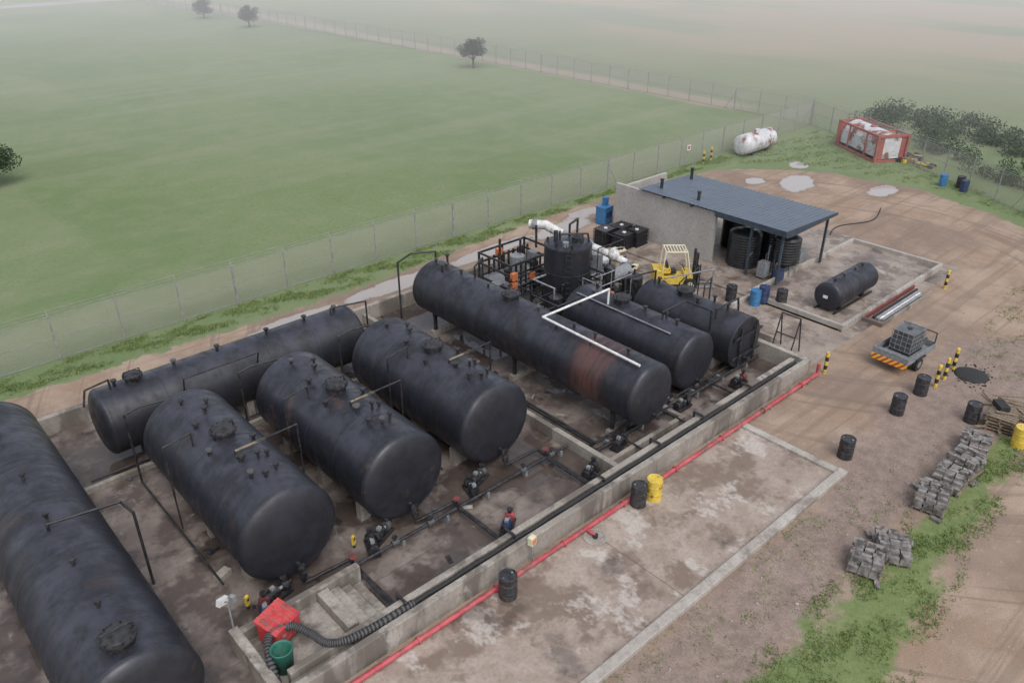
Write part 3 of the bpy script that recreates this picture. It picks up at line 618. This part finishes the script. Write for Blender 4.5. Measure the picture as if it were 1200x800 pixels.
vs2=[(x,y,z-.03) for x,y,z in vs]; b.add(vs2,[f[::-1] for f in fs],'roof'); child(b,"roof_sheet",shed)
b=B(); b.add([(X0,Y0-.02,zL+.05),(X1,Y0-.02,zR+.05),(X1,Y0-.02,zR-.12),(X0+.6,Y0-.02,zL-.42),(X0,Y0-.02,zL-.36)],[(0,1,2,3,4)],'fascia'); b.bx(X0-.04,X0,Y0-.02,25.3,zL-.3,zL+.03,'fascia'); child(b,"fascia",shed)
b=B()
for x,y in [(39.3,20.9),(44.2,20.9),(39.3,22.9),(44.2,25.5),(44.2,31)]:
    b.bx(x-.06,x+.06,y-.06,y+.06,.14,3.35 if x<40 else 3.15,'fascia')
for y in np.arange(20.8,31,2.1): b.box(((X0+X1)/2,y,(zL+zR)/2-.13),(5.6,.08,.14),'fascia',ry=-math.atan((zR-zL)/(X1-X0)))
child(b,"steel_frame",shed)
b=B()
for (x,y,h) in [(40.2,30.2,.5),(40.0,27.2,.45),(43.6,30.4,.5)]: b.cyl((x,y,3.2),(x,y,3.5+h),.1,'black'); b.cyl((x,y,3.5+h),(x,y,3.56+h),.14,'black')
child(b,"roof_vents",shed)
def rtank(x,y,r,h,z0=.15,legs=0):
    b=B(); P=[(0,0),(0,r)]; n=int(h/.16)
    if legs:
        for i in range(6):
            a=i*math.pi/3; b.cyl((r*.9*math.cos(a),r*.9*math.sin(a),-legs),(r*.9*math.cos(a),r*.9*math.sin(a),.05),.03,'grey')
        P=[(-legs*.6,0),(-legs*.6,.12),(0,r)]
    for i in range(n): P+=[(i*h/n+.02,r),(i*h/n+.06,r+.03),(i*h/n+.1,r+.03),(i*h/n+.14,r)]
    P+=[(h,r),(h+.15,r*.6),(h+.2,.25),(h+.28,.25),(h+.28,0)]
    b.lathe((0,0,0),(0,0,1),P,'plast',32); return b.done("plastic_water_tank",(x,y,z0+legs))
rtank(40.6,24.0,.95,2.0); rtank(41.2,21.6,.75,1.5,.15,.7); rtank(42.8,23.4,.9,2.0); rtank(42.9,26,.95,2.0); rtank(41.0,28,.95,2.1)
b=B()
for i in range(10):
    x=random.uniform(39.6,43.0);y=random.uniform(21.2,25); b.pipe([(x,y,.15),(x,y,random.uniform(.8,2.2)),(x+.9,y,1.5)],.04,random.choice(['black','grey','hose2']))
b.box((39.6,22.0,.7),(.5,.5,.9),'grey'); b.box((40,21.2,.45),(.6,.4,.6),'navy'); b.box((43.4,21.9,.55),(.8,.6,.8),'grey'); b.done("shed_pipework")
b=B()
for y in (16.0,17.0): b.pipe([(32.6,y,.0),(33.1,y,1.9),(33.5,y,.0)],.035,'black')
b.pipe([(33.1,16,1.9),(33.1,17,1.9)],.035,'black'); b.pipe([(32.85,16,.95),(32.85,17,.95)],.03,'black'); b.done("steel_trestle")
b=B()
for i,k in enumerate(['galv','duct','galv','rubber']): b.cyl((39.6,14.75+i*.16,.09),(44.2+i*.2,14.75+i*.16,.09),.07,k,10)
b.done("loose_pipes")
b=B(); b.bx(39,45,14.45,14.53,0,.22,'wallc'); b.bx(39,45,15.44,15.53,0,.22,'dred'); b.bx(38.92,38.99,14.45,15.53,0,.22,'wallc'); b.done("pipe_trough")
b=B(); b.box((0,0,.25),(.5,.3,.5),'redp'); b.box((.6,.2,.2),(.3,.3,.3),'redp'); b.cyl((.1,-.3,0),(.1,-.3,.5),.08,'redp'); b.done("fire_equipment_box",(32.4,19.2,.02))
b=B(); pts=cr([(45,22,.05),(48,22.5,.04),(51,23.4,.04),(54,22.4,.04),(57,23.2,.04)],8); b.pipe(pts,.035,'rubber',6); b.done("yard_hose")
# ------------------------------------------------------------------ white tank, iso container
b=B(); vessel(b,(61.3,37.9,.95),(1,0,0),4.1,.88,.35,'whtank',36,[.06,1.4,2.8,4.04])
for x in (62.2,64.5): b.bx(x-.12,x+.12,37.3,38.5,0,.35,'black')
b.cyl((63.4,37.9,1.7),(63.4,37.9,2.0),.25,'whtank',16); b.done("white_storage_tank")
b=B(); L,W,H=5.9,2.8,2.3
for x in (-L/2,L/2):
    for y in (-W/2,W/2): b.box((x,y,H/2),(.2,.2,H),'redf')
    for z in (.1,H-.1): b.box((x,0,z),(.18,W-.2,.2),'redf')
    b.box((x*.99,0,H*.5),(.06,W*.55,H*.75),'whtank')
    for sy in(-1,1): b.box((x*.985,sy*W*.36,H*.5),(.05,W*.2,H*.8),'redf')
for y in (-W/2,W/2):
    for z in (.1,H-.1): b.box((0,y,z),(L-.2,.17,.18),'redf')
    for x in (-1.3,1.3): b.box((x,y*.99,H/2),(.12,.1,H-.2),'redf')
for x in (-1.3,1.3): b.box((x,0,H-.08),(.16,W-.2,.1),'redf')
b.box((0,0,H-.03),(L-.5,.55,.03),'redf')
vessel(b,(-L/2+.35,0,H/2+.05),(1,0,0),L-.7,1.12,.2,'whtank',36,[.05,1.6,3.2,L-.75])
b.box((0,W*.43,H*.42),(L-.5,.04,H*.5),'whtank'); b.box((0,-W*.43,H*.42),(L-.5,.04,H*.5),'whtank')
b.cyl((0,0,H-.2),(0,0,H+.08),.3,'redf',16); b.done("iso_tank_container",(70.6,30.9,0),math.radians(59))
b=B()
for i in range(16): b.box((random.uniform(-1.6,1.6),random.uniform(-1,1),.15),(random.uniform(.3,1.1),.3,.3),random.choice(['yellow','rubber','grey','black']),random.uniform(0,3))
b.done("scrap_heap",(71.0,27.4,0),bev=.02)
b=B()
for i in range(5): b.cyl((random.uniform(-.8,.8),-.8,.12),(random.uniform(-.8,.8),.7,.12),.11,random.choice(['yellow','black']),10)
b.done("yellow_pipe_pieces",(70.3,25.8,0))
b=B(); b.cyl((0,0,0),(0,0,1.9),.03,'galv'); b.box((0,-.04,1.6),(.45,.02,.45),'white'); b.box((0,-.052,1.6),(.3,.01,.26),'redf'); sg=b.done("warning_sign",(55.2,39.1,0))
# ------------------------------------------------------------------ fences
def fence(pts,H=2.3,name="chain_link_fence"):
    b=B()
    for (a,c) in zip(pts[:-1],pts[1:]):
        a=Vector((*a,0));c=Vector((*c,0)); L=(c-a).length; d=(c-a)/L; n=max(1,round(L/3)); nr=Vector((-d.y,d.x,0))
        ang=math.atan2(d.y,d.x)
        for i in range(n+1):
            p=a+d*(L*i/n); big=(i%5==0); w_=.10 if big else .065
            b.box((p.x,p.y,H/2),(w_,w_,H),'pc',ang)
            q=p+nr*.15; b.cyl((p.x,p.y,H),(q.x,q.y,H+.3),.02,'pc',6)
            if i%15==0:
                for sg_ in (-1,1): b.cyl((p.x,p.y,H*.8),(p.x+d.x*1.2*sg_,p.y+d.y*1.2*sg_,0),.025,'pc',6)
        for z in (.1,1.2,H): b.cyl((a.x,a.y,z),(c.x,c.y,z),.016,'pc',5)
        for k in (.4,.9): 
            o=nr*.15*k; b.cyl(a+o+Vector((0,0,H+.3*k)),c+o+Vector((0,0,H+.3*k)),.012,'pc',4)
        b.add([(a.x,a.y,.03),(c.x,c.y,.03),(c.x,c.y,H),(a.x,a.y,H)],[(0,1,2,3)],'link')
    return b.done(name)
fence([(-45,39.3),(76,39.6)])
fence([(61,330),(69,209),(76,93),(76.2,39.8),(70.5,28.2),(63.5,15.9),(50,-7)])
# ------------------------------------------------------------------ vegetation
def leaves(b,c,rad,n,size,k='leaf',zs=.7,rs=random):
    for _ in range(n):
        while True:
            p=Vector((rs.uniform(-1,1),rs.uniform(-1,1),rs.uniform(-1,1)))
            if .25<p.length<1: break
        p=Vector((p.x*rad,p.y*rad,p.z*rad*zs))+Vector(c)
        if p.z<.03: p.z=.05
        nrm=Vector((rs.gauss(0,1),rs.gauss(0,1),rs.gauss(.5,1))).normalized(); u=nrm.orthogonal().normalized(); w=nrm.cross(u); q=size*rs.uniform(.6,1.4)
        b.add([p-u*q,p+w*q*.5,p+u*q,p-w*q*.5],[(0,1,2,3)],k)
def tree(x,y,h,w,seed):
    rs=random.Random(seed); b=B(); tz=h*.26
    b.cyl((0,0,-.05),(.05,.02,tz),.15*h/3.5,'bark',10,.1*h/3.5)
    for i in range(11):
        a=i*2.4+rs.uniform(-.3,.3); r=w*rs.uniform(.2,.42); z=h*rs.uniform(.38,.82)
        e=Vector((math.cos(a)*r,math.sin(a)*r,z)); m=Vector((e.x*.45,e.y*.45,tz+(z-tz)*.4))
        b.cyl((.05,.02,tz-.05),m,.05,'bark',6,.035); b.cyl(m,e,.035,'bark',6,.012)
        leaves(b,e,w*.26*rs.uniform(.8,1.2),320,.095,rs=rs)
    for i in range(14):
        a=rs.uniform(0,6.28); r=w*rs.uniform(.0,.42); z=h*rs.uniform(.48,.92)
        leaves(b,(math.cos(a)*r,math.sin(a)*r,z-.3*r),w*.17,170,.095,rs=rs)
    b.done("tree",(x,y,0),rs.uniform(0,6))
tree(71.6,86.7,3.9,3.4,1); tree(68,145,4.0,3.5,2); tree(67.5,163,3.4,3.4,3); tree(10.9,72.5,3.4,4.0,4)
b=B(); rs=random.Random(5)
for i in range(110):
    x=73.5+rs.uniform(0,15); y=15+rs.uniform(0,22)
    if x<73.2+(y-17)*.35: continue
    leaves(b,(x,y,.5),rs.uniform(.7,1.7),210,.12,zs=.65,rs=rs)
for i in range(26):
    y=rs.uniform(14,30); x=63.5+(y-15.9)*.57+rs.uniform(4,9); leaves(b,(x,y,.4),rs.uniform(.6,1.2),150,.1,zs=.6,rs=rs)
b.done("bushes")
def tufts(name,regions,k='grassb'):
    V=[];Fc=[]
    rr=np.random.default_rng(3)
    for (P,cnt,hm) in regions:
        P=np.array(P,float); lo=P.min(0);hi=P.max(0)
        pts=rr.uniform(lo,hi,(cnt*4,2)); pts=pts[sdpoly(pts[:,0],pts[:,1],P)>0]
        w=np.sin(pts[:,0]*2.1+np.sin(pts[:,1]*3.3)*1.7)+np.cos(pts[:,1]*2.7+pts[:,0]*.9); pts=pts[w+rr.normal(0,.6,len(w))>.1][:cnt]
        for (x,y) in pts:
            for _ in range(5):
                a=rr.uniform(0,6.28); h=hm*rr.uniform(.4,1.2); ox,oy=rr.normal(0,.07,2); wv=.018
                lx,ly=rr.normal(0,.5,2)*h; o=len(V)
                V+= [(x+ox-math.cos(a)*wv,y+oy-math.sin(a)*wv,0),(x+ox+math.cos(a)*wv,y+oy+math.sin(a)*wv,0),(x+ox+lx,y+oy+ly,h)]; Fc.append((o,o+1,o+2))
    me=bpy.data.meshes.new(name); me.from_pydata(V,[],Fc); me.materials.append(M[k]); o=bpy.data.objects.new(name,me); COL.objects.link(o)
tufts("grass_tufts",[(STRIP,7000,.10),([(8,6),(8,9.6),(25,9.6),(34,7.3),(34,5)],1000,.07),([(-10,37.6),(-10,39.25),(60,39.25),(60,37.6),(45,38.4),(25,37.2)],6000,.12),([(56,38.5),(62,34.5),(64,30),(64.5,22),(61,13),(66,19),(76,38)],3000,.12),([(37,5),(38,10),(50,12),(50,3)],900,.08)])
rr=np.random.default_rng(9); b=B()
for (P,cnt) in [([(12,7.2),(12,9.6),(26,9.6),(36,9.5),(46,12),(44,7),(34,7.5)],600),([(14,0),(19,4),(34,5),(46,6),(46,-2)],150),([(32,10),(32,14),(44,14),(44,10)],80)]:
    P=np.array(P,float); pts=rr.uniform(P.min(0),P.max(0),(cnt*2,2)); pts=pts[sdpoly(pts[:,0],pts[:,1],P)>0][:cnt]
    for (x,y) in pts:
        q=float(np.exp(rr.normal(-4.0,.4))); b.box((x,y,q*.3),(q*1.6,q*1.1,q),'peb',rr.uniform(0,3),rr.uniform(-.3,.3),rr.uniform(-.3,.3))
b.done("gravel_stones")
b=B(); b.ball((0,0,0),.75,'rubber',18,8,.16)
for i in range(160):
    q=random.uniform(.015,.06); b.ball((random.gauss(0,.6),random.gauss(0,.4),.03),q,'rubber',6,3,.5)
b.done("black_soil_heap",(37.4,9.4,0))
# ------------------------------------------------------------------ mist over the far fields, world, light, camera
vm=bpy.data.materials.new("mist"); vm.use_nodes=True; t=vm.node_tree; t.nodes.clear()
vo=t.nodes.new("ShaderNodeVolumePrincipled"); vo.inputs["Density"].default_value=.0032; vo.inputs["Anisotropy"].default_value=.0; vo.inputs["Color"].default_value=(.98,.96,1,1)
vo.inputs["Emission Strength"].default_value=.0012; vo.inputs["Emission Color"].default_value=(.98,.95,1,1)  # faint glow added to the mist, standing in for multiple scattering
oo=t.nodes.new("ShaderNodeOutputMaterial"); t.links.new(vo.outputs[0],oo.inputs["Volume"])
b=B(); M['haze']=vm; b.box((0,0,9),(900,600,22),'haze')
fw=Vector((.6717,.741,0)); hz=b.done("mist",tuple(fw*(60+300)),math.radians(-42.2))
w=bpy.data.worlds.new("World"); S.world=w; w.use_nodes=True; t=w.node_tree; bg=t.nodes["Background"]
sk=t.nodes.new("ShaderNodeTexSky"); sk.sky_type='NISHITA'; sk.sun_disc=False; sk.sun_elevation=math.radians(55); sk.sun_rotation=math.radians(200); sk.dust_density=3; sk.air_density=1
hs_=t.nodes.new("ShaderNodeHueSaturation"); hs_.inputs["Saturation"].default_value=.42; hs_.inputs["Value"].default_value=1.42
t.links.new(sk.outputs[0],hs_.inputs["Color"]); t.links.new(hs_.outputs[0],bg.inputs[0]); bg.inputs[1].default_value=.15
sl=bpy.data.lights.new("sun",'SUN'); sl.energy=1.0; sl.angle=math.radians(50); sl.color=(1,.97,.96)
so=bpy.data.objects.new("sun",sl); COL.objects.link(so)
el=math.radians(55); rot=math.radians(200)
dirv=Vector((math.sin(rot)*math.cos(el),math.cos(rot)*math.cos(el),math.sin(el)))
so.rotation_euler=dirv.to_track_quat('Z','Y').to_euler(); so.location=(0,0,60)
cd=bpy.data.cameras.new("camera"); cd.lens=28.2; cd.sensor_width=36; cd.clip_end=6000; cd.clip_start=.1
co=bpy.data.objects.new("camera",cd); COL.objects.link(co); co.location=(0,0,19.2); co.rotation_euler=(math.radians(90-28.5),0,math.radians(-42.2))
S.camera=co
S.view_settings.view_transform='Standard'; S.view_settings.look='None'; S.view_settings.exposure=0
